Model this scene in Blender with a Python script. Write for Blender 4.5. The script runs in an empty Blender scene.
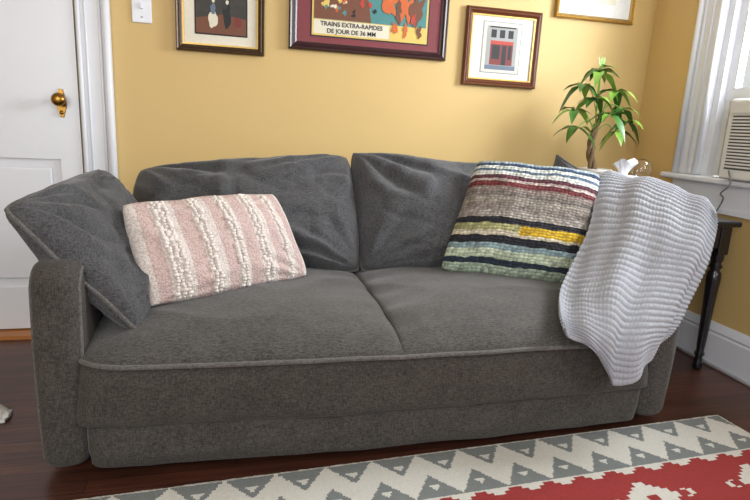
import bpy, bmesh, random
from math import *
from mathutils import Vector, Matrix, noise
random.seed(7)
C=bpy.context; D=bpy.data
V=Vector
try:
    C.scene.view_settings.view_transform='Standard'
    C.scene.view_settings.look='None'
except Exception: pass

# ------------------------------------------------------------------ materials
def srgb(r,g,b):
    f=lambda c:(c/255/12.92) if c/255<=.04045 else ((c/255+.055)/1.055)**2.4
    return (f(r),f(g),f(b),1)
def base(name):
    m=D.materials.new(name); m.use_nodes=True
    nt=m.node_tree; b=nt.nodes['Principled BSDF']
    return m,nt,b
def N(nt,t,**k):
    n=nt.nodes.new(t)
    for a,v in k.items(): setattr(n,a,v)
    return n
def plain(name,col,rough=.5,metal=0,var=.06,scale=8,bump=0,bscale=60,spec=None,coat=0):
    m,nt,b=base(name)
    tc=N(nt,'ShaderNodeTexCoord'); nz=N(nt,'ShaderNodeTexNoise'); nz.inputs['Scale'].default_value=scale; nz.inputs['Detail'].default_value=4
    nt.links.new(tc.outputs['Object'],nz.inputs['Vector'])
    mx=N(nt,'ShaderNodeMix',data_type='RGBA')
    mx.inputs[6].default_value=tuple(c*(1-var) for c in col[:3])+(1,)
    mx.inputs[7].default_value=tuple(min(1,c*(1+var)) for c in col[:3])+(1,)
    nt.links.new(nz.outputs['Fac'],mx.inputs[0]); nt.links.new(mx.outputs[2],b.inputs['Base Color'])
    b.inputs['Roughness'].default_value=rough; b.inputs['Metallic'].default_value=metal
    if spec is not None: b.inputs['Specular IOR Level'].default_value=spec
    if coat: b.inputs['Coat Weight'].default_value=coat
    if bump:
        n2=N(nt,'ShaderNodeTexNoise'); n2.inputs['Scale'].default_value=bscale; n2.inputs['Detail'].default_value=3
        nt.links.new(tc.outputs['Object'],n2.inputs['Vector'])
        bp=N(nt,'ShaderNodeBump'); bp.inputs['Strength'].default_value=bump; bp.inputs['Distance'].default_value=.01
        nt.links.new(n2.outputs['Fac'],bp.inputs['Height']); nt.links.new(bp.outputs[0],b.inputs['Normal'])
    return m
def fabric(name,c1,c2,sheen=.2):
    m,nt,b=base(name)
    tc=N(nt,'ShaderNodeTexCoord')
    outs=[]
    for sc in ((340,340,70),(70,280,340),(14,14,14)):
        mp=N(nt,'ShaderNodeMapping'); mp.inputs['Scale'].default_value=sc
        nt.links.new(tc.outputs['Object'],mp.inputs['Vector'])
        n1=N(nt,'ShaderNodeTexNoise'); n1.inputs['Scale'].default_value=1; n1.inputs['Detail'].default_value=3 if sc[0]>50 else 5
        nt.links.new(mp.outputs[0],n1.inputs['Vector']); outs.append(n1.outputs['Fac'])
    a=N(nt,'ShaderNodeMath',operation='ADD'); nt.links.new(outs[0],a.inputs[0]); nt.links.new(outs[1],a.inputs[1])
    s=N(nt,'ShaderNodeMath',operation='MULTIPLY_ADD'); s.inputs[1].default_value=.3; nt.links.new(outs[2],s.inputs[0]); nt.links.new(a.outputs[0],s.inputs[2])
    a2=N(nt,'ShaderNodeMath',operation='MULTIPLY'); a2.inputs[1].default_value=.435; nt.links.new(s.outputs[0],a2.inputs[0])
    cr=N(nt,'ShaderNodeValToRGB'); cr.color_ramp.elements[0].position=.38; cr.color_ramp.elements[1].position=.62
    cr.color_ramp.elements[0].color=c1; cr.color_ramp.elements[1].color=c2
    nt.links.new(a2.outputs[0],cr.inputs[0]); nt.links.new(cr.outputs[0],b.inputs['Base Color'])
    b.inputs['Roughness'].default_value=.9; b.inputs['Specular IOR Level'].default_value=.15
    b.inputs['Sheen Weight'].default_value=sheen; b.inputs['Sheen Roughness'].default_value=.5
    bp=N(nt,'ShaderNodeBump'); bp.inputs['Strength'].default_value=.4; bp.inputs['Distance'].default_value=.003
    nt.links.new(a.outputs[0],bp.inputs['Height']); nt.links.new(bp.outputs[0],b.inputs['Normal'])
    return m

M_wall=plain('wall_paint_yellow',srgb(206,176,116),.6,var=.03,scale=3,bump=.05,bscale=220)
M_white=plain('white_paint',srgb(222,225,232),.35,var=.02)
M_ceil=plain('ceiling_paint',srgb(235,232,225),.8,var=.02)
M_sofa=fabric('sofa_chenille',srgb(48,47,46),srgb(92,89,86))
M_sofad=fabric('sofa_chenille_shaded',srgb(48,46,44),srgb(84,80,76),sheen=.1)  # darker copy of the sofa chenille, shade of the base put into its colour
M_cushf=fabric('sofa_cushion_chenille',srgb(50,51,53),srgb(90,90,92))
M_pipe=fabric('sofa_piping',srgb(70,68,67),srgb(110,107,104),sheen=.2)
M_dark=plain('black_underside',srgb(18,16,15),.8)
M_black=plain('black_lacquer',srgb(20,20,24),.25,coat=.4)
M_brass=plain('aged_brass',srgb(150,112,52),.3,metal=1,var=.25,scale=40)
M_knit=plain('pale_grey_knit',srgb(160,163,171),.95,var=.10,scale=60,bump=.4,bscale=400)
M_leaf=plain('leaf_green',srgb(60,104,42),.35,var=.4,scale=14)
M_leaf2=plain('leaf_light',srgb(128,168,70),.35,var=.3,scale=14)
M_bark=plain('bark',srgb(120,98,70),.85,var=.3,scale=50,bump=.5,bscale=90)
M_pot=plain('ceramic_pot',srgb(205,200,190),.3)
M_soil=plain('soil',srgb(50,38,28),.95,var=.3,scale=80)
M_card=plain('cardboard',srgb(150,122,92),.85,var=.1,scale=20)
M_thresh=plain('oak_threshold',srgb(176,116,60),.4,var=.15,scale=30)
M_ac=plain('ac_plastic',srgb(214,214,210),.45)
M_acd=plain('ac_dark',srgb(70,72,75),.6)
M_cord=plain('cord_grey',srgb(120,120,122),.5)
M_tissue=plain('tissue_paper',srgb(235,238,245),.9)
M_slip=plain('slipper_fleece',srgb(220,218,214),.95,var=.1,scale=60,bump=.6,bscale=120)

def m_glass(name,col=(1,1,1,1),rough=0):
    m,nt,b=base(name); b.inputs['Transmission Weight'].default_value=1; b.inputs['Roughness'].default_value=rough
    b.inputs['Base Color'].default_value=col; b.inputs['IOR'].default_value=1.45
    return m
M_glass=m_glass('clear_glass')
def m_pane():
    m,nt,b=base('window_pane'); 
    tr=N(nt,'ShaderNodeBsdfTransparent'); gl=N(nt,'ShaderNodeBsdfGlossy'); gl.inputs['Roughness'].default_value=.02
    mx=N(nt,'ShaderNodeMixShader'); mx.inputs[0].default_value=.08
    nt.links.new(tr.outputs[0],mx.inputs[1]); nt.links.new(gl.outputs[0],mx.inputs[2])
    nt.links.new(mx.outputs[0],nt.nodes['Material Output'].inputs[0]); return m
M_pane=m_pane()

def m_floor():
    m,nt,b=base('cherry_floorboards')
    tc=N(nt,'ShaderNodeTexCoord'); br=N(nt,'ShaderNodeTexBrick')
    br.inputs['Scale'].default_value=1; br.inputs['Brick Width'].default_value=1.1; br.inputs['Row Height'].default_value=.058
    br.inputs['Mortar Size'].default_value=.0012; br.offset=.37; br.offset_frequency=2
    br.inputs['Color1'].default_value=srgb(72,42,32); br.inputs['Color2'].default_value=srgb(98,58,44); br.inputs['Mortar'].default_value=srgb(24,14,12)
    nt.links.new(tc.outputs['Object'],br.inputs['Vector'])
    mp=N(nt,'ShaderNodeMapping'); mp.inputs['Scale'].default_value=(2,30,1)
    nt.links.new(tc.outputs['Object'],mp.inputs['Vector'])
    nz=N(nt,'ShaderNodeTexNoise'); nz.inputs['Scale'].default_value=2.2; nz.inputs['Detail'].default_value=8
    nt.links.new(mp.outputs[0],nz.inputs['Vector'])
    cr=N(nt,'ShaderNodeValToRGB'); cr.color_ramp.elements[0].color=(.5,.5,.5,1); cr.color_ramp.elements[0].position=.3; cr.color_ramp.elements[1].color=(1.1,1.1,1.1,1); cr.color_ramp.elements[1].position=.7
    nt.links.new(nz.outputs['Fac'],cr.inputs[0])
    mx=N(nt,'ShaderNodeMix',data_type='RGBA',blend_type='MULTIPLY'); mx.inputs[0].default_value=1
    nt.links.new(br.outputs['Color'],mx.inputs[6]); nt.links.new(cr.outputs[0],mx.inputs[7]); nt.links.new(mx.outputs[2],b.inputs['Base Color'])
    b.inputs['Roughness'].default_value=.34
    bp=N(nt,'ShaderNodeBump'); bp.inputs['Strength'].default_value=.3; bp.inputs['Distance'].default_value=.002; bp.invert=True
    nt.links.new(br.outputs['Fac'],bp.inputs['Height']); nt.links.new(bp.outputs[0],b.inputs['Normal'])
    return m
M_floor=m_floor()

def m_kilimpillow():
    m,nt,b=base('woven_stripe_fabric')
    uv=N(nt,'ShaderNodeUVMap'); sp=N(nt,'ShaderNodeSeparateXYZ'); nt.links.new(uv.outputs[0],sp.inputs[0])
    nz=N(nt,'ShaderNodeTexNoise'); nz.inputs['Scale'].default_value=14; nt.links.new(uv.outputs[0],nz.inputs['Vector'])
    wob=N(nt,'ShaderNodeMath',operation='MULTIPLY_ADD'); wob.inputs[1].default_value=.03; wob.inputs[2].default_value=-.015
    nt.links.new(nz.outputs['Fac'],wob.inputs[0])
    ad=N(nt,'ShaderNodeMath',operation='ADD'); nt.links.new(sp.outputs['Y'],ad.inputs[0]); nt.links.new(wob.outputs[0],ad.inputs[1])
    st=[(0,(170,186,166)),(.06,(40,50,66)),(.105,(188,200,176)),(.175,(138,160,166)),(.22,(34,34,42)),(.285,(208,198,176)),(.325,(168,166,118)),(.385,(32,32,40)),(.435,(160,152,144)),(.50,(138,128,122)),(.56,(154,146,136)),(.62,(126,118,112)),(.67,(142,128,120)),(.71,(108,46,50)),(.755,(190,176,168)),(.78,(92,50,60)),(.82,(206,208,202)),(.86,(78,100,120)),(.885,(208,212,206)),(.92,(44,62,90)),(.95,(150,164,170))]
    cr=N(nt,'ShaderNodeValToRGB'); cr.color_ramp.interpolation='CONSTANT'
    e=cr.color_ramp.elements; e[0].position=st[0][0]; e[0].color=srgb(*st[0][1]); e[1].position=st[1][0]; e[1].color=srgb(*st[1][1])
    for p,c in st[2:]: 
        k=e.new(p); k.color=srgb(*c)
    nt.links.new(ad.outputs[0],cr.inputs[0])
    gt=N(nt,'ShaderNodeMath',operation='GREATER_THAN'); gt.inputs[1].default_value=.48; nt.links.new(sp.outputs['X'],gt.inputs[0])
    c1=N(nt,'ShaderNodeMath',operation='COMPARE'); c1.inputs[1].default_value=.347; c1.inputs[2].default_value=.038; nt.links.new(ad.outputs[0],c1.inputs[0])
    mu=N(nt,'ShaderNodeMath',operation='MULTIPLY'); nt.links.new(gt.outputs[0],mu.inputs[0]); nt.links.new(c1.outputs[0],mu.inputs[1])
    mx=N(nt,'ShaderNodeMix',data_type='RGBA'); nt.links.new(mu.outputs[0],mx.inputs[0]); nt.links.new(cr.outputs[0],mx.inputs[6]); mx.inputs[7].default_value=srgb(206,168,44)
    mp=N(nt,'ShaderNodeMapping'); mp.inputs['Scale'].default_value=(34,44,1); nt.links.new(uv.outputs[0],mp.inputs['Vector'])
    vo=N(nt,'ShaderNodeTexVoronoi'); vo.inputs['Scale'].default_value=1; vo.inputs['Randomness'].default_value=.45; nt.links.new(mp.outputs[0],vo.inputs['Vector'])
    rr=N(nt,'ShaderNodeValToRGB'); rr.color_ramp.elements[0].color=(1.15,1.15,1.15,1); rr.color_ramp.elements[1].color=(.42,.42,.42,1); rr.color_ramp.elements[1].position=.8
    nt.links.new(vo.outputs['Distance'],rr.inputs[0])
    m2=N(nt,'ShaderNodeMix',data_type='RGBA',blend_type='MULTIPLY'); m2.inputs[0].default_value=.7
    nt.links.new(mx.outputs[2],m2.inputs[6]); nt.links.new(rr.outputs[0],m2.inputs[7])
    bw=N(nt,'ShaderNodeRGBToBW'); nt.links.new(vo.outputs['Color'],bw.inputs[0])
    m3=N(nt,'ShaderNodeMix',data_type='RGBA',blend_type='OVERLAY'); m3.inputs[0].default_value=.45
    nt.links.new(m2.outputs[2],m3.inputs[6]); nt.links.new(bw.outputs[0],m3.inputs[7])
    nt.links.new(m3.outputs[2],b.inputs['Base Color']); b.inputs['Roughness'].default_value=.95
    bp=N(nt,'ShaderNodeBump'); bp.invert=True; bp.inputs['Strength'].default_value=1; bp.inputs['Distance'].default_value=.007
    nt.links.new(vo.outputs['Distance'],bp.inputs['Height']); nt.links.new(bp.outputs[0],b.inputs['Normal'])
    return m
M_kp=m_kilimpillow()
def m_pink():
    m,nt,b=base('pink_cream_weave')
    uv=N(nt,'ShaderNodeUVMap'); sp=N(nt,'ShaderNodeSeparateXYZ'); nt.links.new(uv.outputs[0],sp.inputs[0])
    cm=(214,206,200); pk=(198,176,171)
    st=[(0,cm),(.05,pk),(.12,cm),(.245,pk),(.33,cm),(.43,pk),(.50,cm),(.575,pk),(.66,cm),(.765,pk),(.83,cm),(.90,pk),(.96,cm)]
    cr=N(nt,'ShaderNodeValToRGB'); cr.color_ramp.interpolation='CONSTANT'
    e=cr.color_ramp.elements; e[0].position=st[0][0]; e[0].color=srgb(*st[0][1]); e[1].position=st[1][0]; e[1].color=srgb(*st[1][1])
    for p,c in st[2:]:
        k=e.new(p); k.color=srgb(*c)
    nt.links.new(sp.outputs['X'],cr.inputs[0])
    mp=N(nt,'ShaderNodeMapping'); mp.inputs['Scale'].default_value=(90,60,1); nt.links.new(uv.outputs[0],mp.inputs['Vector'])
    vo=N(nt,'ShaderNodeTexVoronoi'); vo.inputs['Scale'].default_value=1; nt.links.new(mp.outputs[0],vo.inputs['Vector'])
    rr=N(nt,'ShaderNodeValToRGB'); rr.color_ramp.elements[0].color=(1.1,1.1,1.1,1); rr.color_ramp.elements[1].color=(.68,.64,.62,1); rr.color_ramp.elements[1].position=.8
    nt.links.new(vo.outputs['Distance'],rr.inputs[0])
    m2=N(nt,'ShaderNodeMix',data_type='RGBA',blend_type='MULTIPLY'); m2.inputs[0].default_value=.8
    nt.links.new(cr.outputs[0],m2.inputs[6]); nt.links.new(rr.outputs[0],m2.inputs[7])
    nt.links.new(m2.outputs[2],b.inputs['Base Color']); b.inputs['Roughness'].default_value=.95
    bp=N(nt,'ShaderNodeBump'); bp.invert=True; bp.inputs['Strength'].default_value=.8; bp.inputs['Distance'].default_value=.003
    nt.links.new(vo.outputs['Distance'],bp.inputs['Height']); nt.links.new(bp.outputs[0],b.inputs['Normal'])
    return m
M_pink=m_pink()
M_tuft=plain('cream_tufts',srgb(216,208,202),.95,var=.12,scale=90)

# ------------------------------------------------------------------ mesh helpers
def empty(name):
    e=D.objects.new(name,None); C.collection.objects.link(e); return e
def mk(name,verts,faces,mats,parent=None,smooth=True,uvs=None,fm=None):
    me=D.meshes.new(name); me.from_pydata([tuple(v) for v in verts],[],faces)
    if not isinstance(mats,(list,tuple)): mats=[mats]
    for m in mats: me.materials.append(m)
    if fm: me.polygons.foreach_set('material_index',fm)
    if uvs:
        l=me.uv_layers.new(name='UVMap')
        for lp in me.loops: l.data[lp.index].uv=uvs[lp.vertex_index]
    if smooth: me.polygons.foreach_set('use_smooth',[True]*len(me.polygons))
    me.update()
    o=D.objects.new(name,me); C.collection.objects.link(o)
    if parent: o.parent=parent
    return o
def box(name,x0,x1,y0,y1,z0,z1,mat,parent=None,bev=0,seg=3):
    bm=bmesh.new(); bmesh.ops.create_cube(bm,size=1)
    for v in bm.verts: v.co=V(((x0+x1)/2+v.co.x*(x1-x0),(y0+y1)/2+v.co.y*(y1-y0),(z0+z1)/2+v.co.z*(z1-z0)))
    if bev: bmesh.ops.bevel(bm,geom=bm.edges[:],offset=bev,segments=seg,affect='EDGES',profile=.5)
    me=D.meshes.new(name); bm.to_mesh(me); bm.free(); me.materials.append(mat)
    if bev and seg>1: 
        me.polygons.foreach_set('use_smooth',[True]*len(me.polygons))
    o=D.objects.new(name,me); C.collection.objects.link(o)
    if parent: o.parent=parent
    if bev and seg>1:
        w=o.modifiers.new('wn','WEIGHTED_NORMAL'); w.keep_sharp=False
    return o
def boxes(name,lst,mat,parent=None):
    vs=[];fs=[]
    for x0,x1,y0,y1,z0,z1 in lst:
        k=len(vs)
        vs+= [(x0,y0,z0),(x1,y0,z0),(x1,y1,z0),(x0,y1,z0),(x0,y0,z1),(x1,y0,z1),(x1,y1,z1),(x0,y1,z1)]
        fs+= [tuple(k+i for i in f) for f in [(0,3,2,1),(4,5,6,7),(0,1,5,4),(1,2,6,5),(2,3,7,6),(3,0,4,7)]]
    return mk(name,vs,fs,mat,parent,smooth=False)
def tube(name,pts,r,mat,parent=None,closed=False,seg=8,radii=None):
    pts=[V(p) for p in pts]; n=len(pts); vs=[];fs=[]
    up=V((0.13,0.21,1)).normalized()
    for i,p in enumerate(pts):
        if closed: t=pts[(i+1)%n]-pts[i-1]
        else: t=pts[min(i+1,n-1)]-pts[max(i-1,0)]
        t.normalize()
        if i==0: a=t.cross(up); 
        else: a=a-t*a.dot(t)
        if a.length<1e-5: a=t.cross(V((1,0,0)))
        a.normalize(); b=t.cross(a)
        rr=radii[i] if radii else r
        for k in range(seg):
            an=2*pi*k/seg; vs.append(p+a*cos(an)*rr+b*sin(an)*rr)
    m=n if closed else n-1
    for i in range(m):
        for k in range(seg):
            j=(i+1)%n
            fs.append((i*seg+k,i*seg+(k+1)%seg,j*seg+(k+1)%seg,j*seg+k))
    if not closed:
        fs.append(tuple(range(seg-1,-1,-1))); fs.append(tuple((n-1)*seg+k for k in range(seg)))
    return mk(name,vs,fs,mat,parent)
def lathe(name,prof,c,mat,parent=None,seg=32,axis='Z'):
    vs=[];fs=[];n=len(prof)
    for r,h in prof:
        for k in range(seg):
            a=2*pi*k/seg
            if axis=='Z': vs.append((c[0]+r*cos(a),c[1]+r*sin(a),c[2]+h))
            else: vs.append((c[0]+r*cos(a),c[1]+h,c[2]+r*sin(a)))
    for i in range(n-1):
        for k in range(seg):
            f=(i*seg+k,i*seg+(k+1)%seg,(i+1)*seg+(k+1)%seg,(i+1)*seg+k)
            fs.append(f if axis=='Z' else f[::-1])
    return mk(name,vs,fs,mat,parent)
def cr1(p,t):
    n=len(p)-1; x=min(max(t,0),1)*n; i=min(int(x),n-1); f=x-i
    a=p[max(i-1,0)] if i>0 else p[0]*2-p[1]
    b=p[i]; c=p[i+1]; d=p[i+2] if i+2<=n else p[n]*2-p[n-1]
    return .5*((2*b)+(c-a)*f+(2*a-5*b+4*c-d)*f*f+(-a+3*b-3*c+d)*f**3)

def pillow(name,co,T,mat,parent,pipe=None,NN=64,a=.42,pinch=.05,wr=.012,seed=0,slump=0.0,backf=.8,pr=.006,rc=0.0):
    BL,BR,TR,TL=[V(c) for c in co]
    n=(BR-BL).cross(TL-BL).normalized(); w=(BR-BL).length
    vs=[];uv=[];idx={}
    def P(u,v):
        cu=abs(2*u-1); cv=abs(2*v-1); k=1-rc*(cu*cv)**6
        uu=.5+(u-.5)*(1-pinch*4*v*(1-v))*k; vv=.5+(v-.5)*(1-pinch*4*u*(1-u))*k
        p=BL.lerp(BR,uu).lerp(TL.lerp(TR,uu),vv)
        p=p+V((0,0,-slump*sin(pi*u)*v**2))
        p=p+n*(.012*noise.noise(V((u*2.3+seed*7,v*2.3,seed))))+(TL-BL).normalized()*(.006*noise.noise(V((u*5+seed,v*2,4))))
        return p
    tt=[.5-.5*cos(pi*i/NN) for i in range(NN+1)]
    tt=[(t*.6+.4*i/NN) for i,t in enumerate(tt)]
    def H(u,v,s):
        e=(max(0,4*u*(1-u))*1.0)**a*(max(0,4*v*(1-v)))**a
        q=0
        for cu,cv in((0,0),(1,0),(1,1),(0,1)):
            du=u-cu;dv=v-cv;d=sqrt(du*du+dv*dv)
            if d>1e-4:
                an=atan2(dv,du); q+=noise.noise(V((an*5+seed*3,cu*5+cv*9,s*3+d*1.0)))*exp(-((d-.25)/.22)**2)
        big=noise.noise(V((u*2.6+seed*11,v*2.6,s*5.)))
        rid=1-abs(noise.noise(V((u*2.6+v*1.2+seed*5,v*1.6-u*.8,s*2.+seed))))*3.2
        rid2=1-abs(noise.noise(V((u*5.6+seed*9,v*4.2+u*2,s*2.+seed*2))))*4
        return T/2*e*(1+.18*big*e)+ wr*e*(q*1.6+.7*max(0,rid)**2-.35*max(0,rid2)**2)
    for s in (1,-1):
        for j,v in enumerate(tt):
            for i,u in enumerate(tt):
                if s==-1 and (i in(0,NN) or j in(0,NN)): idx[(s,i,j)]=idx[(1,i,j)]; continue
                p=P(u,v)+n*s*H(u,v,s)*(1 if s==1 else backf)
                idx[(s,i,j)]=len(vs); vs.append(p); uv.append((u,v))
    fs=[]
    for s in(1,-1):
        for j in range(NN):
            for i in range(NN):
                f=(idx[(s,i,j)],idx[(s,i+1,j)],idx[(s,i+1,j+1)],idx[(s,i,j+1)])
                fs.append(f if s==1 else f[::-1])
    o=mk(name,vs,fs,mat,parent,uvs=uv)
    if pipe:
        b=[(t,0) for t in tt]+[(1,t) for t in tt[1:]]+[(t,1) for t in tt[::-1][1:]]+[(0,t) for t in tt[::-1][1:-1]]
        tube(name+'_piping',[P(*q) for q in b],pr,pipe,parent,closed=True)
    return o,P,H,n

# ------------------------------------------------------------------ room
XR=2.17
room_back=boxes('wall_back',[(-2.6,XR+.12,0.0,.12,0,2.6)],M_wall)
WY0,WY1,WZ0,WZ1=-1.45,-.49,.85,2.15
boxes('wall_right',[(XR,XR+.12,-4.6,WY0,0,2.6),(XR,XR+.12,WY1,0,0,2.6),(XR,XR+.12,WY0,WY1,0,WZ0),(XR,XR+.12,WY0,WY1,WZ1,2.6)],M_wall)
boxes('wall_left',[(-2.72,-2.6,-4.6,.12,0,2.6)],M_wall)
boxes('floor',[(-2.72,XR+.12,-4.6,.12,-.05,0)],M_floor)
boxes('ceiling',[(-2.72,XR+.12,-4.6,.12,2.6,2.66)],M_ceil)
def baseb(name,along,a0,a1,pos):
    prof=[(0,0),(.022,0),(.022,.145),(.017,.155),(.02,.165),(.012,.185),(.005,.2),(0,.2)]
    vs=[];fs=[];k=len(prof)
    for a in(a0,a1):
        for d,z in prof:
            vs.append((a,pos-d,z) if along=='x' else (pos-d,a,z))
    for i in range(k): fs.append((i,(i+1)%k,k+(i+1)%k,k+i))
    fs.append(tuple(range(k)));fs.append(tuple(range(2*k-1,k-1,-1)))
    o=mk(name,vs,fs,M_white,None,smooth=False)
    bm=bmesh.new();bm.from_mesh(o.data);bmesh.ops.recalc_face_normals(bm,faces=bm.faces);bm.to_mesh(o.data);bm.free()
baseb('baseboard_back','x',-.515,XR-.023,-.0005)
baseb('baseboard_right','y',-4.5,-.001,XR-.0005)
tube('trim_2',[(XR-.03,-4.5,.006),(XR-.03,-.03,.006)],.009,M_white)

# door
door=empty('door_1')
DX0,DX1=-1.45,-.655
boxes('door_stiles_rails',[(DX0,DX0+.1,-.022,-.001,.025,2.05),(DX1-.085,DX1,-.022,-.001,.025,2.05),(DX0+.1,DX1-.085,-.022,-.001,.025,.22),
 (DX0+.1,DX1-.085,-.022,-.001,.80,1.62),(DX0+.1,DX1-.085,-.022,-.001,1.93,2.05)],M_white,door)
boxes('door_panel_recess',[(DX0+.1,DX1-.085,-.010,-.001,.22,.80),(DX0+.1,DX1-.085,-.010,-.001,1.62,1.93)],M_white,door)
box('door_panel_raised',DX0+.14,DX1-.125,-.02,-.006,.26,.76,M_white,door,bev=.008,seg=2)
trim=empty('trim_1')
boxes('door_casing_side',[(-.648,-.515,-.022,-.001,0,2.1)],M_white,trim)
for i,(xx,r) in enumerate([(-.53,.017),(-.638,.010),(-.555,.006),(-.61,.006)]):
    tube('casing_bead_%d'%i,[(xx,-.024,0),(xx,-.024,2.1)],r,M_white,trim,seg=12)
boxes('door_casing_head',[(DX0-.14,-.515,-.026,-.001,2.1,2.24)],M_white,trim)
boxes('door_casing_far',[(DX0-.14,DX0-.007,-.022,-.001,0,2.1)],M_white,trim)
boxes('door_threshold',[(DX0,-.655,-.1,-.001,0,.018)],M_thresh,door)
kx,kz=-.722,1.045
pl=[]
for k in range(40):
    a=2*pi*k/40; rx=.019*(1+.12*cos(4*a)); rz=.062*(1+.05*cos(6*a)); pl.append((kx+rx*cos(a),rz*sin(a)+kz-.006))
vs=[(x,-.023,z) for x,z in pl]+[(kx+(x-kx)*.9,-.029,kz+(z-kz)*.95) for x,z in pl]
fs=[(k,(k+1)%40,40+(k+1)%40,40+k) for k in range(40)]+[tuple(range(40,80))]
mk('door_backplate',vs,fs,M_brass,door,smooth=False)
lathe('door_knob',[(.0,-.085),(.012,-.085),(.022,-.08),(.028,-.07),(.027,-.06),(.018,-.052),(.009,-.047),(.008,-.035),(.014,-.03),(.016,-.027)],(kx,0,kz+.008),M_brass,door,axis='Y')
lathe('keyhole_rose',[(0,-.036),(.006,-.036),(.009,-.03),(.009,-.028)],(kx,0,kz-.045),M_brass,door,axis='Y')

# light switch
sw=empty('light_switch')
box('switch_plate',-.428,-.348,-.007,-.001,1.395,1.53,M_white,sw,bev=.003,seg=2)
box('switch_toggle',-.393,-.383,-.018,-.006,1.452,1.475,M_white,sw,bev=.002,seg=2)
M_screw=plain('screw_metal',srgb(120,120,120),.4,metal=1)
lathe('screw_a',[(0,-.0085),(.003,-.0085),(.003,-.007)],(-.388,0,1.508),M_screw,sw,axis='Y',seg=12)
lathe('screw_b',[(0,-.0085),(.003,-.0085),(.003,-.007)],(-.388,0,1.418),M_screw,sw,axis='Y',seg=12)

# ------------------------------------------------------------------ picture frames
def frame(name,x0,x1,z0,z1,fw,mf,mm,inner,art,liner=None,lip=None):
    e=empty(name)
    prof=[(0,0),(0,.018),(.15,.026),(.35,.022),(.55,.024),(.8,.016),(1,.012),(1,0)]
    vs=[];fs=[];k=len(prof)
    cs=[(x0,z0,1,1),(x1,z0,-1,1),(x1,z1,-1,-1),(x0,z1,1,-1)]
    for cx,cz,sx,sz in cs:
        for t,d in prof: vs.append((cx+sx*t*fw,-.002-d,cz+sz*t*fw))
    for c in range(4):
        n2=(c+1)%4
        for i in range(k-1): fs.append((c*k+i,n2*k+i,n2*k+i+1,c*k+i+1))
    mk('moulding',vs,fs,mf,e,smooth=False)
    if lip:
        q=fw*.92
        boxes('moulding_lip',[(x0+q,x1-q,-.016,-.008,z0+q,z0+q+.007),(x0+q,x1-q,-.016,-.008,z1-q-.007,z1-q),(x0+q,x0+q+.007,-.016,-.008,z0+q+.007,z1-q-.007),(x1-q-.007,x1-q,-.016,-.008,z0+q+.007,z1-q-.007)],lip,e)
    boxes('mat_board',[(x0+fw*.9,x1-fw*.9,-.008,-.002,z0+fw*.9,z1-fw*.9)],mm,e)
    ix0,ix1,iz0,iz1=inner
    if liner:
        boxes('mat_liner',[(ix0-.006,ix1+.006,-.0095,-.008,iz0-.006,iz1+.006)],liner,e)
    art(e,ix0,ix1,iz0,iz1)
    return e
def flat(name,pts,y,mat,e):
    return mk(name,[(x,y,z) for x,z in pts],[tuple(range(len(pts)))],mat,e,smooth=False)
def blob(name,cx,cz,rx,rz,y,mat,e,seed=0,n=26,irr=.25):
    pts=[]
    for k in range(n):
        a=2*pi*k/n; r=1+irr*noise.noise(V((cos(a)*1.5+seed*3,sin(a)*1.5,seed)))*2
        pts.append((cx+rx*r*cos(a),cz+rz*r*sin(a)))
    return flat(name,pts,y,mat,e)
def text(name,s,x,z,size,y,mat,e):
    cu=D.curves.new(name,'FONT'); cu.body=s; cu.size=size; cu.align_x='CENTER'; cu.extrude=.0003; cu.offset=.0006
    o=D.objects.new(name,cu); C.collection.objects.link(o); o.location=(x,y,z); o.rotation_euler=(pi/2,0,0); cu.materials.append(mat); o.parent=e
Q=lambda n,r,g,b,ro=.6:plain(n,srgb(r,g,b),ro,var=.08,scale=60)
M_gold=plain('dark_carved_frame',srgb(70,52,34),.35,metal=.4,var=.3,scale=60)
M_lip=plain('gilt_lip',srgb(190,156,84),.35,metal=.6,var=.2,scale=60)
M_gold2=plain('gold_leaf_frame',srgb(176,142,74),.35,metal=.7,var=.2,scale=60)
M_burg=plain('burgundy_frame',srgb(48,20,26),.3,var=.1)
M_walnut=plain('walnut_frame',srgb(96,54,34),.3,var=.25,scale=30)
M_mat=Q('mat_ivory',220,214,196); M_matr=Q('mat_mauve',120,50,56); M_matw=Q('mat_white',222,222,218)
M_pd=plain('print_dark',srgb(52,50,44),.6,var=.6,scale=30); M_po=Q('print_orange',196,98,44); M_pt=Q('print_teal',70,130,130); M_py=Q('print_yellow',214,184,96); M_pb=Q('print_brown',110,66,44); M_pr=Q('print_red',176,60,44); M_pg=Q('print_grey',150,152,150); M_pbl=Q('print_blue',96,110,128); M_pc=Q('print_cream',216,210,190); M_pk=Q('print_black',24,24,28); M_pgr=plain('print_green',srgb(70,76,54),.6,var=.4,scale=50); M_pdr=Q('print_dark_red',116,44,40)
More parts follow.
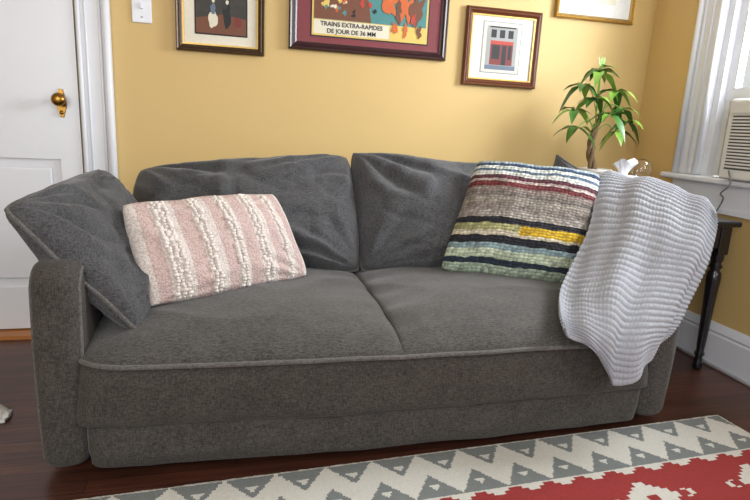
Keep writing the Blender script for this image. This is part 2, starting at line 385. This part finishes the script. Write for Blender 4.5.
def art1(e,x0,x1,z0,z1):
    flat('print',[(x0,z0),(x1,z0),(x1,z1),(x0,z1)],-.0100,M_pd,e)
    w=x1-x0;h=z1-z0
    flat('print_ground',[(x0,z0),(x1,z0),(x1,z0+h*.2),(x0+w*.5,z0+h*.24),(x0,z0+h*.18)],-.0104,M_pb,e)
    blob('print_skirt',x0+w*.33,z0+h*.17,w*.10,h*.09,-.0108,M_pc,e,1)
    blob('print_bodice',x0+w*.34,z0+h*.30,w*.05,h*.07,-.0109,M_pbl,e,3)
    blob('print_head',x0+w*.345,z0+h*.40,w*.03,h*.026,-.0110,M_pc,e,3,irr=.05)
    blob('print_coat',x0+w*.62,z0+h*.22,w*.08,h*.14,-.0110,M_pk,e,2)
    blob('print_head_b',x0+w*.62,z0+h*.39,w*.03,h*.026,-.0112,M_pc,e,5,irr=.05)
    blob('print_chair',x0+w*.82,z0+h*.16,w*.08,h*.07,-.0108,M_pdr,e,9)
    blob('print_foliage',x0+w*.24,z0+h*.7,w*.18,h*.2,-.0106,M_pgr,e,4)
    blob('print_sky',x0+w*.7,z0+h*.78,w*.17,h*.14,-.0107,M_pgr,e,5)
def art2(e,x0,x1,z0,z1):
    w=x1-x0;h=z1-z0
    flat('poster_sheet',[(x0,z0),(x1,z0),(x1,z1),(x0,z1)],-.0100,M_py,e)
    flat('poster_border',[(x0+.008,z0+.072),(x1-.008,z0+.072),(x1-.008,z1-.01),(x0+.008,z1-.01)],-.0102,M_pt,e)
    flat('poster_caption',[(x0+.008,z0+.008),(x0+w*.66,z0+.008),(x0+w*.66,z0+.068),(x0+.008,z0+.068)],-.0104,M_pc,e)
    text('poster_text','TRAINS EXTRA-RAPIDES',x0+w*.335,z0+.044,.0275,-.0112,M_pk,e)
    text('poster_text_2','DE JOUR DE 36 MM',x0+w*.335,z0+.014,.0275,-.0112,M_pk,e)
    flat('poster_band',[(x0+.008,z0+.074),(x0+w*.5,z0+.074),(x0+w*.42,z0+h*.62),(x0+.008,z0+h*.55)],-.0106,M_pb,e)
    for i in range(30):
        a=random.uniform(.06,.55); b=random.uniform(.18,.6)
        blob('poster_crowd_%d'%i,x0+w*a,z0+h*b,w*random.uniform(.012,.03),h*random.uniform(.012,.04),-.0108-.00008*i,random.choice([M_py,M_pk,M_pc,M_pr,M_pt,M_po]),e,i+3,irr=.5)
    for i,(a,b,c,d,m) in enumerate([(.66,.34,.07,.2,M_po),(.8,.30,.06,.22,M_po),(.9,.3,.05,.2,M_pb),(.74,.6,.14,.12,M_pr),(.86,.55,.05,.09,M_py),(.73,.27,.03,.12,M_pb),(.70,.12,.025,.09,M_po),(.80,.10,.02,.08,M_po),(.93,.10,.02,.08,M_pb),(.87,.2,.02,.08,M_pr)]):
        blob('poster_horse_%d'%i,x0+w*a,z0+h*b,w*c,h*d*.6,-.0133-.0001*i,m,e,i+3,irr=.6)
def art3(e,x0,x1,z0,z1):
    w=x1-x0;h=z1-z0
    R=lambda n,a,b,c,d,y,m: flat(n,[(x0+w*a,z0+h*c),(x0+w*b,z0+h*c),(x0+w*b,z0+h*d),(x0+w*a,z0+h*d)],y,m,e)
    R('print_sheet',0,1,0,1,-.0100,M_pc)
    R('shop_facade',.08,.92,.12,.93,-.0103,M_pg)
    R('shop_pavement',.08,.92,.05,.14,-.0104,M_pbl)
    R('shop_front',.2,.82,.15,.64,-.0106,M_pdr)
    R('shop_window',.25,.46,.27,.55,-.0109,M_pk); R('shop_door',.52,.64,.15,.55,-.0109,M_pk); R('shop_window_2',.69,.78,.27,.55,-.0109,M_pk)
    R('shop_sign',.2,.82,.57,.64,-.0110,M_pr)
    R('shop_cornice',.15,.86,.90,.93,-.0110,M_pk)
    for q in range(3): R('shop_upper_%d'%q,.2+.23*q,.34+.23*q,.70,.86,-.0109,M_pk)
def art4(e,x0,x1,z0,z1):
    w=x1-x0;h=z1-z0
    flat('print_sheet',[(x0,z0),(x1,z0),(x1,z1),(x0,z1)],-.0100,M_pc,e)
    blob('print_flowers',x0+w*.5,z0+h*.5,w*.25,h*.3,-.0104,M_pgr,e,4,irr=.5)
frame('picture_frame',-.25,.13,1.295,1.80,.03,M_gold,M_mat,(-.165,.05,1.375,1.72),art1,M_pk,M_lip)
frame('framed_poster',.24,1.005,1.338,1.99,.036,M_burg,M_matr,(.345,.905,1.408,1.92),art2,M_pk)
frame('picture_frame.001',1.10,1.505,1.235,1.605,.034,M_walnut,M_matw,(1.20,1.40,1.305,1.54),art3,M_pg,M_lip)
frame('picture_frame.002',1.575,2.03,1.595,1.98,.022,M_gold2,M_matw,(1.68,1.92,1.68,1.9),art4)
frame('picture_frame.003',1.13,1.46,1.672,2.0,.022,M_gold2,M_mat,(1.2,1.39,1.74,1.93),art4)

# ------------------------------------------------------------------ window + AC
win=empty('window_1')
ys0,ys1=WY0,WY1
boxes('casing',[(XR-.024,XR-.001,ys1,ys1+.145,.86,2.2),(XR-.024,XR-.001,ys0-.145,ys0,.86,2.2),(XR-.028,XR-.001,ys0-.16,ys1+.16,2.15,2.32)],M_white,win)
for i,(yy,r) in enumerate([(.135,.016),(.105,.007),(.06,.006),(.012,.012)]):
    tube('casing_bead_%d'%i,[(XR-.026,ys1+yy,.86),(XR-.026,ys1+yy,2.15)],r,M_white,win,seg=12)
box('window_stool',XR-.075,XR+.06,ys0-.18,ys1+.18,.832,.858,M_white,win,bev=.008)
boxes('window_apron',[(XR-.022,XR-.001,ys0-.145,ys1+.145,.71,.832),(XR-.03,XR-.001,ys0-.145,ys1+.145,.70,.722)],M_white,win)
boxes('jambs',[(XR-.001,XR+.11,ys1-.035,ys1-.001,.858,2.149),(XR-.001,XR+.11,ys0+.001,ys0+.035,.858,2.149)],M_white,win)
boxes('lower_sash',[(XR+.03,XR+.065,ys0+.035,ys1-.035,1.205,1.26),(XR+.03,XR+.065,ys0+.035,ys1-.035,1.66,1.70),(XR+.03,XR+.065,ys1-.08,ys1-.035,1.26,1.66),(XR+.03,XR+.065,ys0+.035,ys0+.08,1.26,1.66)],M_white,win)
boxes('upper_sash',[(XR+.07,XR+.1,ys1-.075,ys1-.035,1.6,2.149),(XR+.07,XR+.1,ys0+.035,ys0+.075,1.6,2.149),(XR+.07,XR+.1,ys0+.035,ys1-.035,2.1,2.149)],M_white,win)
boxes('glass',[(XR+.045,XR+.05,ys0+.08,ys1-.08,1.26,1.66),(XR+.083,XR+.088,ys0+.075,ys1-.075,1.66,2.1)],M_pane,win)
ac=empty('window_air_conditioner')
ay1,ay0=-.70,-1.27
box('ac_body',2.06,2.55,ay0,ay1,.862,1.2,M_ac,ac,bev=.012)
boxes('ac_grille',[(2.054,2.062,ay0+.03,ay1-.03,1.12-.0135*k-.004,1.12-.0135*k+.003) for k in range(16)],M_ac,ac)
boxes('ac_grille_back',[(2.0585,2.0605,ay0+.028,ay1-.028,.905,1.13)],M_acd,ac)
boxes('ac_control_lip',[(2.052,2.062,ay0+.02,ay1-.02,1.14,1.185)],M_ac,ac)
boxes('ac_side_curtain',[(2.20+.004*(k%2),2.215+.004*(k%2),ay1+.001+.0175*k,ay1+.0175*(k+1),.862,1.204) for k in range(10)],M_ac,ac)
tube('power_cord',[cr1([V(p) for p in [(2.055,-.76,.90),(2.045,-.79,.845),(2.055,-.74,.80),(2.115,-.70,.77),(2.125,-.66,.70),(2.13,-.6,.6),(2.13,-.5,.3),(2.13,-.45,.01)]],i/60) for i in range(61)],.0035,M_cord)

# ------------------------------------------------------------------ sofa
sofa=empty('sofa')
SX0,SX1=-.437,1.425; cxs=.495
def yf(x,off=0,r=.15,x0=SX0,x1=SX1):
    hw=(x1-x0)/2; c=(x0+x1)/2
    y=-1.272+.028*((x-c)/hw)**2+off
    d=min(x-x0,x1-x); d=max(d,0)
    if d<r: y+=(r-sqrt(max(0,r*r-(r-d)**2)))*.9
    return y
def xs(n,x0=SX0,x1=SX1):
    return [x0+(x1-x0)*(.5-.5*cos(pi*i/n)) for i in range(n+1)]
def band(name,prof,mat,x0=SX0,x1=SX1,seed=0,amp=.007,r0=.06,r1=.15):
    X=[x0+(x1-x0)*(.5*(.5-.5*cos(pi*i/150))+.5*i/150) for i in range(151)]; vs=[];fs=[]
    za,zb=prof[0][0],prof[-1][0]
    for z,o in prof:
        rr=r0+(r1-r0)*(z-za)/(zb-za)
        for x in X:
            rip=max(0,1-abs(noise.noise(V((x*2.2+z*5,z*13-x*1.2,seed+9))))*4)**2
            w=noise.noise(V((x*3.1,z*9,seed)))*amp+noise.noise(V((x*11,z*14,seed+4)))*amp*.4-rip*.005
            vs.append((x,yf(x,-o,rr,x0,x1)+w,z+.004*noise.noise(V((x*4,seed,z*3)))))
    n=len(X)
    for j in range(len(prof)-1):
        for i in range(n-1): fs.append((j*n+i,j*n+i+1,(j+1)*n+i+1,(j+1)*n+i))
    k=len(vs); 
    for j in (0,len(prof)-1):
        for x in X: vs.append((x,-.25,prof[j][0]))
    for i in range(n-1):
        fs.append((i+1,i,k+i,k+i+1)); t=(len(prof)-1)*n; fs.append((t+i,t+i+1,k+n+i+1,k+n+i))
        fs.append((k+i+1,k+i,k+n+i,k+n+i+1))
    for e in (0,n-1):
        loop=[j*n+e for j in range(len(prof))]+[k+n+e,k+e]
        fs.append(tuple(loop) if e==n-1 else tuple(loop[::-1]))
    return mk(name,vs,fs,mat,sofa)
def roll(z0,z1,dep,n=18,b=0):
    out=[]
    for i in range(n+1):
        t=i/n; s=(max(0,1-abs(2*t-1)**3.2))**.5
        out.append((z0+(z1-z0)*t,dep*s+b))
    return out
band('base_lower_panel',roll(.022,.168,.024,b=-.052),M_sofad,SX0+.03,SX1-.02,seed=1,r0=.05,r1=.05)
band('base_upper_band',roll(.158,.350,.024,b=-.032),M_sofad,seed=2,r0=.055,r1=.13)
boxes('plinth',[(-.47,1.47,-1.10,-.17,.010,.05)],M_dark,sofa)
tube('seat_welt',[(x,yf(x,-.002)+.002*noise.noise(V((x*6,0,0))),.350+.003*noise.noise(V((x*5,2,0)))) for x in xs(120)],.0072,M_pipe,sofa)
def seat(name,x0,x1,seed):
    n=90;m=100;vs=[];fs=[]
    for j in range(m+1):
        tv=.5*(.5-.5*cos(pi*j/m))+.5*j/m
        for i in range(n+1):
            tu=.5*(.5-.5*cos(pi*i/n))+.5*i/n; x=x0+(x1-x0)*tu
            y0=yf(x,.0); y=y0+(-.27-y0)*tv
            eu=(max(0,1-abs(2*tu-1)**6))**.5; ev=(max(0,1-abs(1-min(tv*2,1))**3.4))**.5
            e=eu*ev
            if abs(x0-cxs)<.05 and tu<.5 or abs(x1-cxs)<.05 and tu>.5: e=ev*(.62+.38*eu)
            cr=.080+.03*sin(pi*tu)*sin(pi*min(1,tv*1.05)**.8)
            w=.008*noise.noise(V((x*3,y*3,seed)))+.005*noise.noise(V((x*7,y*5,seed+3)))
            rip=max(0,1-abs(noise.noise(V((x*2.4+y*1.3,y*2.2-x,seed+9))))*4)**2
            w+=.006*rip
            dd=abs(x-cxs+.01)
            w+=.015*noise.noise(V((y*10+seed,x*2.5,7)))*exp(-(dd/.14)**2)
            vs.append((x,y,.351+(cr+w)*e))
    for j in range(m):
        for i in range(n):
            a=j*(n+1)+i; fs.append((a,a+1,a+n+2,a+n+1))
    mk(name,vs,fs,M_sofa,sofa)
seat('seat_cushion_left',SX0,.484,3); seat('seat_cushion_right',.484,SX1,9)
def arm(name,xo,xi):
    pts=[]
    yfr,ybk,zb,zt=-1.195,-.17,.022,.622
    def arc(cy,cz,r,a0,a1,n=10):
        for i in range(n+1):
            a=radians(a0+(a1-a0)*i/n); pts.append((cy+r*cos(a),cz+r*sin(a)))
    arc(yfr+.03,zb+.03,.03,270,180,5); 
    for k in range(1,12): pts.append((yfr-.012*sin(pi*k/12),zb+.03+(zt-.07-zb-.03)*k/12))
    arc(yfr+.07,zt-.07,.07,180,90,10)
    for k in range(1,12): pts.append((yfr+.07+(ybk-.06-yfr-.07)*k/12,zt))
    arc(ybk-.06,zt-.06,.06,90,0,6)
    arc(ybk-.03,zb+.03,.03,0,-90,5)
    cy=(yfr+ybk)/2;cz=(zb+zt)/2
    layers=[]
    K=12
    for k in range(K+1):
        t=.5-.5*cos(pi*k/K); s=1-2*t
        ins=.030*(1-(max(0,1-abs(s)**3))**.5)
        layers.append((t,ins))
    vs=[];fs=[];n=len(pts)
    def inset(y,z,d):
        vy=y-cy; vz=z-cz
        hy=(ybk-yfr)/2; hz=(zt-zb)/2
        return cy+vy*(1-d/hy), cz+vz*(1-d/hz)
    for t,ins in layers:
        x=xo+(xi-xo)*t
        for y,z in pts:
            a,b=inset(y,z,ins); vs.append((x+.004*noise.noise(V((y*5,z*5,1))),a+.004*noise.noise(V((t*3,z*9,6))),b))
    for k in range(K):
        for i in range(n):
            j=(i+1)%n; f=(k*n+i,k*n+j,(k+1)*n+j,(k+1)*n+i); fs.append(f)
    for k,x,sg in ((0,xo,-1),(K,xi,1)):
        prev=k*n
        d=1 if xi>xo else -1
        for q,(f,bul) in enumerate([(.9,.006),(.7,.01),(.4,.012),(.05,.013)]):
            st=len(vs)
            for i in range(n):
                p=vs[k*n+i]; vs.append((x+sg*d*bul,cy+(p[1]-cy)*f,cz+(p[2]-cz)*f))
            for i in range(n):
                j=(i+1)%n; fs.append((prev+i,prev+j,st+j,st+i))
            prev=st
        fs.append(tuple(prev+i for i in range(n)))
    o=mk(name,vs,fs,M_sofad,sofa)
    bm=bmesh.new();bm.from_mesh(o.data);bmesh.ops.recalc_face_normals(bm,faces=bm.faces);bm.to_mesh(o.data);bm.free()
    for nm,x,sg in (('welt_outer',xo,.012),('welt_inner',xi,-.012)):
        d=1 if xi>xo else -1
        tube(name+'_'+nm,[(x+sg*d*.3,)+inset(y,z,.022) for y,z in pts],.0055,M_pipe,sofa,closed=True)
arm('arm_left',-.528,-.405); arm('arm_right',1.53,1.41)
box('back_frame',-.42,1.43,-.27,-.16,.04,.66,M_sofad,sofa,bev=.04,seg=5)
for i,(x,y) in enumerate([(-.46,-1.06),(1.47,-1.06),(-.46,-.24),(1.47,-.24)]):
    lathe('foot_%d'%i,[(0,0),(.022,0),(.026,.03),(.028,.05)],(x,y,0),M_black,sofa,seg=16)
pillow('back_cushion_left',[(-.41,-.54,.425),(.505,-.56,.42),(.482,-.30,.872),(-.385,-.28,.785)],.29,M_cushf,sofa,M_pipe,seed=1,a=.33,slump=.008,wr=.034,pinch=-.012,rc=.03)
pillow('back_cushion_right',[(.50,-.57,.42),(1.38,-.54,.42),(1.365,-.30,.835),(.492,-.31,.893)],.29,M_cushf,sofa,M_pipe,seed=2,a=.33,slump=.010,wr=.034,pinch=-.012,rc=.03)
pillow('arm_cushion_left',[(-.275,-1.14,.408),(-.26,-.60,.42),(-.475,-.62,.815),(-.59,-1.125,.758)],.20,M_cushf,sofa,M_pipe,seed=3,a=.34,wr=.028,pinch=.005,rc=.04)
pillow('arm_cushion_right',[(1.33,-.48,.43),(1.38,-1.0,.43),(1.55,-1.0,.72),(1.455,-.38,.92)],.09,M_cushf,sofa,M_pipe,seed=4,a=.4,wr=.01,pinch=.03)

# ------------------------------------------------------------------ throw pillows
e=empty('striped_throw_pillow')
pillow('woven_cover',[(.80,-.68,.455),(1.315,-.90,.435),(1.465,-.72,.865),(1.01,-.49,.89)],.19,M_kp,e,seed=5,a=.36,wr=.008,pinch=.01,rc=.03)
e=empty('tufted_lumbar_pillow')
o,P,H,n=pillow('woven_cover',[(-.255,-1.045,.445),(.262,-.735,.45),(.14,-.615,.745),(-.345,-.915,.74)],.16,M_pink,e,seed=6,a=.40,wr=.010,pinch=.0,rc=.03)
bm=bmesh.new()
rows=[.145,.175,.205,.35,.38,.52,.55,.69,.72,.86]
for ru in rows:
    v=.03
    while v<.97:
        u=ru+random.uniform(-.008,.008)
        p=P(u,v)+n*(H(u,v,1)+.002)
        mt=Matrix.Translation(p)@Matrix.Rotation(random.random()*6,4,'Z')@Matrix.Scale(random.uniform(.65,1.25),4)@Matrix.Diagonal((1,.8,.75,1))
        bmesh.ops.create_icosphere(bm,subdivisions=2,radius=.0082,matrix=mt)
        v+=.028
me=D.meshes.new('tuft_rows'); bm.to_mesh(me); bm.free(); me.materials.append(M_tuft); me.polygons.foreach_set('use_smooth',[True]*len(me.polygons))
o=D.objects.new('tuft_rows',me); C.collection.objects.link(o); o.parent=e

# ------------------------------------------------------------------ knit throw
def throw():
    G=[
    [(1.585,-.70,.70),(1.60,-.80,.66),(1.62,-.92,.63),(1.625,-1.04,.61),(1.60,-1.12,.60)],
    [(1.575,-.68,.81),(1.60,-.80,.79),(1.64,-.95,.76),(1.655,-1.05,.73),(1.635,-1.13,.70)],
    [(1.52,-.67,.855),(1.575,-.80,.85),(1.62,-.95,.83),(1.65,-1.06,.80),(1.65,-1.13,.765)],
    [(1.455,-.73,.80),(1.495,-.86,.82),(1.545,-1.00,.80),(1.60,-1.11,.76),(1.635,-1.165,.715)],
    [(1.345,-.87,.67),(1.39,-.99,.70),(1.45,-1.11,.70),(1.525,-1.18,.67),(1.59,-1.195,.625)],
    [(1.215,-.98,.545),(1.27,-1.09,.575),(1.36,-1.18,.58),(1.455,-1.22,.57),(1.54,-1.215,.535)],
    [(1.095,-1.10,.478),(1.16,-1.20,.49),(1.26,-1.26,.48),(1.38,-1.27,.47),(1.485,-1.235,.45)],
    [(1.02,-1.22,.455),(1.095,-1.30,.42),(1.185,-1.325,.37),(1.30,-1.31,.38),(1.435,-1.245,.385)],
    [(1.00,-1.285,.415),(1.09,-1.328,.35),(1.185,-1.335,.235),(1.28,-1.31,.30),(1.395,-1.245,.345)]]
    G=[[V(p) for p in r] for r in G]
    NU,NV=240,400; P=[]
    cols=[[cr1(r,i/NU) for r in G] for i in range(NU+1)]
    for j in range(NV+1):
        P.append([cr1(cols[i],j/NV) for i in range(NU+1)])
    vs=[];uv=[]
    for j in range(NV+1):
        for i in range(NU+1):
            du=P[j][min(i+1,NU)]-P[j][max(i-1,0)]; dv=P[min(j+1,NV)][i]-P[max(j-1,0)][i]
            n=dv.cross(du); n.normalize()
            u=i/NU;v=j/NV
            f=.014*sin(u*15+v*2.5+1.2)*(.25+.75*v)+.008*sin(u*29-v*4)*v+ .012*noise.noise(V((u*4,v*4,3)))+.010
            vv=v+.006*noise.noise(V((u*6,v*9,8)))
            a=abs(sin(pi*vv*50))**.6; b=abs(sin(pi*u*44))**.8
            w=.0085*a*(.68+.32*b)
            vs.append(P[j][i]+n*(f+w)); uv.append((u,v))
    fs=[]
    for j in range(NV):
        for i in range(NU):
            k=j*(NU+1)+i; fs.append((k,k+NU+1,k+NU+2,k+1))
    o=mk('knit_throw_blanket',vs,fs,M_knit,None,uvs=uv)
    s=o.modifiers.new('t','SOLIDIFY'); s.thickness=.009; s.offset=-1
throw()

# ------------------------------------------------------------------ side table
tb=empty('side_table')
TX0,TX1,TY0,TY1=1.665,2.10,-.84,-.06
box('table_top',TX0,TX1,TY0,TY1,.665,.69,M_black,tb,bev=.008)
boxes('apron',[(TX0+.03,TX1-.03,TY0+.03,TY0+.05,.57,.665),(TX0+.03,TX1-.03,TY1-.05,TY1-.03,.57,.665),(TX0+.03,TX0+.05,TY0+.03,TY1-.03,.57,.665),(TX1-.05,TX1-.03,TY0+.03,TY1-.03,.57,.665)],M_black,tb)
k=0
for x in(TX0+.05,TX1-.05):
    for y in(TY0+.05,TY1-.05):
        box('leg_block_%d'%k,x-.026,x+.026,y-.026,y+.026,.54,.666,M_black,tb,bev=.002,seg=1)
        lathe('leg_%d'%k,[(0,0),(.014,0),(.020,.01),(.019,.04),(.014,.06),(.022,.075),(.016,.09),(.018,.12),(.026,.36),(.030,.43),(.028,.455),(.018,.47),(.028,.485),(.019,.5),(.026,.515),(.026,.541)],(x,y,0),M_black,tb,seg=20); k+=1
cb=empty('cardboard_box')
box('carton',1.80,2.045,-.62,-.36,0.001,.26,M_card,cb,bev=.004,seg=1)
boxes('carton_flap',[(1.802,2.043,-.50,-.48,.2602,.262)],M_tissue,cb)

# tissue box
tbx=empty('tissue_box')
M_tb=plain('tissue_box_card',srgb(225,228,236),.5,var=.05,scale=20)
bx,by=1.742,-.50
box('carton',bx-.06,bx+.06,by-.06,by+.06,.691,.845,M_tb,tbx,bev=.003,seg=2)
vs=[];fs=[];n=28
for j in range(12):
    t=j/11
    for i in range(n):
        a=2*pi*i/n; r=.014+.026*t*(1+.35*sin(3*a+1)+.25*sin(7*a+t*3))
        if t>.6: r*=1+.5*(t-.6)
        vs.append((bx-.01+r*cos(a)+.012*t,by+r*.7*sin(a),.838+.068*t*(1+.25*sin(2*a+.5))+.004*sin(5*a)))
for j in range(11):
    for i in range(n): fs.append((j*n+i,j*n+(i+1)%n,(j+1)*n+(i+1)%n,(j+1)*n+i))
mk('tissue',vs,fs,M_tissue,tbx)
gl=empty('globe_bulb_lamp'); gc=(1.885,-.43)
lathe('lamp_base',[(0,0),(.04,0),(.042,.008),(.04,.02),(.018,.03),(.014,.06),(.018,.075),(.018,.11),(.0,.11)],(gc[0],gc[1],.691),M_brass,gl)
prof=[(.012,.108),(.014,.12),(.022,.13),(.036,.145),(.045,.165),(.047,.18),(.044,.2),(.034,.217),(.018,.228),(0.0,.231)]
lathe('bulb_glass',prof,(gc[0],gc[1],.691),M_glass,gl)
bpy.data.objects['bulb_glass'].modifiers.new('s','SOLIDIFY').thickness=.0012
tube('filament',[(gc[0]+.012*sin(i*.9),gc[1],.82+.0035*i) for i in range(16)],.0008,M_brass,gl)

# ------------------------------------------------------------------ plant
pp=empty('potted_money_tree'); px,py=1.765,-.24
lathe('pot',[(0,0),(.055,0),(.06,.01),(.075,.13),(.082,.15),(.082,.165),(.074,.165),(.072,.15),(.0,.148)],(px,py,.691),M_pot,pp)
lathe('soil',[(.0,.150),(.073,.149)],(px,py,.691),M_soil,pp)
for s in range(3):
    pts=[]
    for i in range(40):
        t=i/39; a=t*9+s*2.1; r=.014*(1-.5*t)
        pts.append((px-.005-.035*sin(t*3.4)+r*cos(a),py+r*sin(a),.835+.30*t))
    tube('trunk_%d'%s,pts,.011,M_bark,pp,radii=[.012-.006*i/39 for i in range(40)])
bmv=[];bmf=[];bmm=[]
def leaf(p,d,up,L,W,mi,droop):
    d=d.normalized(); s=d.cross(up).normalized(); up=s.cross(d).normalized()
    k=len(bmv); n=9
    for i in range(n):
        t=i/(n-1); w=W*(sin(pi*t**.75))**.9 if 0<t<1 else .0008
        c=p+d*L*t-V((0,0,1))*droop*L*t*t
        wv=up*.12*w*sin(t*12)
        bmv.extend([c-s*w+up*w*.35+wv,c,c+s*w+up*w*.35-wv])
    for i in range(n-1):
        a=k+i*3
        bmf.append((a,a+1,a+4,a+3)); bmf.append((a+1,a+2,a+5,a+4)); bmm.extend([mi,mi])
stems=[(-.12,-.04,1.25),(-.05,-.06,1.31),(.055,-.05,1.23),(-.15,-.04,1.13),(.12,-.03,1.15),(-.02,.0,1.33),(-.06,-.06,1.19),(.11,-.02,1.04),(.03,-.07,1.12),(-.11,-.02,1.05),(.16,-.02,1.09)]
for si,(dx,dy,z) in enumerate(stems):
    b0=V((px-.03,py,1.03+.1*random.random())); tip=V((px-.03+dx,py+dy,z))
    mid=b0.lerp(tip,.5)+V((0,0,.04))
    pts=[cr1([b0,mid,tip],i/12) for i in range(13)]
    tube('stem_%d'%si,pts,.003,M_leaf2,pp,seg=6)
    nl=5 if si in(3,4,7,9,10) else 6
    for q in range(nl):
        a=2*pi*q/nl+si
        d=V((cos(a)*.9,sin(a)*.6,.05+.3*random.uniform(-1,1)))
        L=random.uniform(.08,.12)
        leaf(tip,d,V((0,0,1)),L,L*.22,0 if random.random()<.65 else 1,random.uniform(.4,1.0))
for q in range(3):
    leaf(V((px-.06,py-.03,1.33)),V((-.3+.3*q,0,1)),V((0,-1,0)),.06,.008,1,.0)
mk('leaves',bmv,bmf,[M_leaf,M_leaf2],pp,fm=bmm)

# ------------------------------------------------------------------ rug
M_rc=plain('rug_cream',srgb(204,202,194),.95,var=.12,scale=120,bump=.6,bscale=300)
M_rg=plain('rug_grey',srgb(118,123,122),.95,var=.14,scale=120,bump=.6,bscale=300)
M_rr=plain('rug_red',srgb(146,46,44),.95,var=.16,scale=120,bump=.6,bscale=300)
def rug():
    cs=.006; W,Hh=2.55,1.5; nx=int(W/cs); ny=int(Hh/cs)
    ang=radians(3.28); ux=V((-cos(ang),-sin(ang),0)); uy=V((sin(ang),-cos(ang),0))
    o0=V((1.775,-1.185,0))
    vs=[];fs=[];fm=[]
    for j in range(ny+1):
        for i in range(nx+1):
            ed=min(i,nx-i,j,ny-j)
            z=.011+.002*noise.noise(V((i*.7,j*.7,0))) if ed>0 else .001
            vs.append(o0+ux*(i*cs)+uy*(j*cs)+V((0,0,z)))
    Pp=.145
    def pat(s,d):
        if d<.010 or s<.012: return 0
        if d<.215:
            jag=.05*((int(d/.012))%2)
            t=abs(((s/Pp)%1)-.5)*2
            if d<.105:
                e=1-(d-.010)/.095
                tt=1-t
                if tt<e*.97+jag*.6:
                    if .30<e<.52 and tt<e-.26: return 0
                    return 1
                return 0
            e=(d-.114)/.099
            if e>0 and t<e*.97+jag*.6:
                if .48<e<.70 and t<(.72-e)*1.1: return 0
                return 1
            return 0
        stp=.012*int(3*abs((((s+.04)/.11)%1)-.5)*2)
        if d<.225+stp: return 0
        a=((s/.42)%1-.5)*.42; b=d-.36
        q=int(abs(a)/.018)+int(abs(b)/.014)
        if q<5: return 2 if q<1 else 0
        if 6<q<8 and abs(b)<.02: return 0
        if .47<d<.485: return 0
        if .50<d<.62:
            t=abs(((s/.12)%1)-.5)*2
            return 1 if t<(d-.5)/.12 else 0
        return 2
    for j in range(ny):
        for i in range(nx):
            k=j*(nx+1)+i; fs.append((k,k+1,k+nx+2,k+nx+1)) ; fm.append(pat((i+.5)*cs,(j+.5)*cs))
    mk('area_rug',vs,fs,[M_rc,M_rg,M_rr],None,fm=fm)
rug()

# slipper at the left
sl=empty('slipper')
vs=[];fs=[];n=24;m=14
for j in range(m+1):
    t=j/m
    w=.042*(sin(pi*min(1,t*.96+.02))**.45)*(1+.12*t); h=.05*sin(pi*(t*.9+.08))**.6*(.7+.5*t)
    for i in range(n):
        a=2*pi*i/n; cx=w*cos(a); cz=max(0,h*.5+h*.6*sin(a))
        vs.append((-.935+.20*t,-.82+cx,.004+cz+.003*noise.noise(V((t*20,a*3,0)))))
for j in range(m):
    for i in range(n): fs.append((j*n+i,j*n+(i+1)%n,(j+1)*n+(i+1)%n,(j+1)*n+i))
fs.append(tuple(range(n))); fs.append(tuple(m*n+i for i in range(n))[::-1])
mk('slipper_upper',vs,fs,M_slip,sl)
box('slipper_sole',-.93,-.737,-.858,-.782,.0,.012,M_ac,sl,bev=.004)

# ------------------------------------------------------------------ light
w=D.worlds.new('sky'); C.scene.world=w; w.use_nodes=True
bg=w.node_tree.nodes['Background']; bg.inputs[0].default_value=(.84,.92,1,1); bg.inputs[1].default_value=.8
def area(name,loc,target,sx,sy,power,col):
    l=D.lights.new(name,'AREA'); l.shape='RECTANGLE'; l.size=sx; l.size_y=sy; l.energy=power; l.color=col
    o=D.objects.new(name,l); C.collection.objects.link(o); o.location=loc
    o.rotation_euler=(V(target)-V(loc)).to_track_quat('-Z','Y').to_euler()
area('window_daylight',(XR+.35,-1.0,1.75),(0.3,-.9,.6),.9,.9,105,(.90,.95,1))
area('rear_fill',(-1.2,-4.3,1.7),(.3,-.3,.6),1.8,1.5,55,(1,.99,.97))  # added soft fill from behind the camera, no window built there
area('side_fill',(XR-.05,-2.7,1.6),(0.2,-.6,.4),.9,1.1,32,(.95,.97,1))  # added fill lamp inside the room; the right wall is solid here

# ------------------------------------------------------------------ camera
cam=D.cameras.new('camera'); co=D.objects.new('camera',cam); C.collection.objects.link(co)
cam.sensor_width=36; cam.lens=563/750*36; cam.clip_start=.01
yaw,pit,rol=radians(14.26),radians(12.62),radians(2.94)
f=V((sin(yaw)*cos(pit),cos(yaw)*cos(pit),-sin(pit))); r=V((cos(yaw),-sin(yaw),0)); u=r.cross(f)
r2=r*cos(rol)+u*sin(rol); u2=-r*sin(rol)+u*cos(rol)
mt=Matrix(((r2.x,u2.x,-f.x,0),(r2.y,u2.y,-f.y,0),(r2.z,u2.z,-f.z,0),(0,0,0,1)))
mt.translation=V((0,-2.764,1.02)); co.matrix_world=mt
C.scene.camera=co
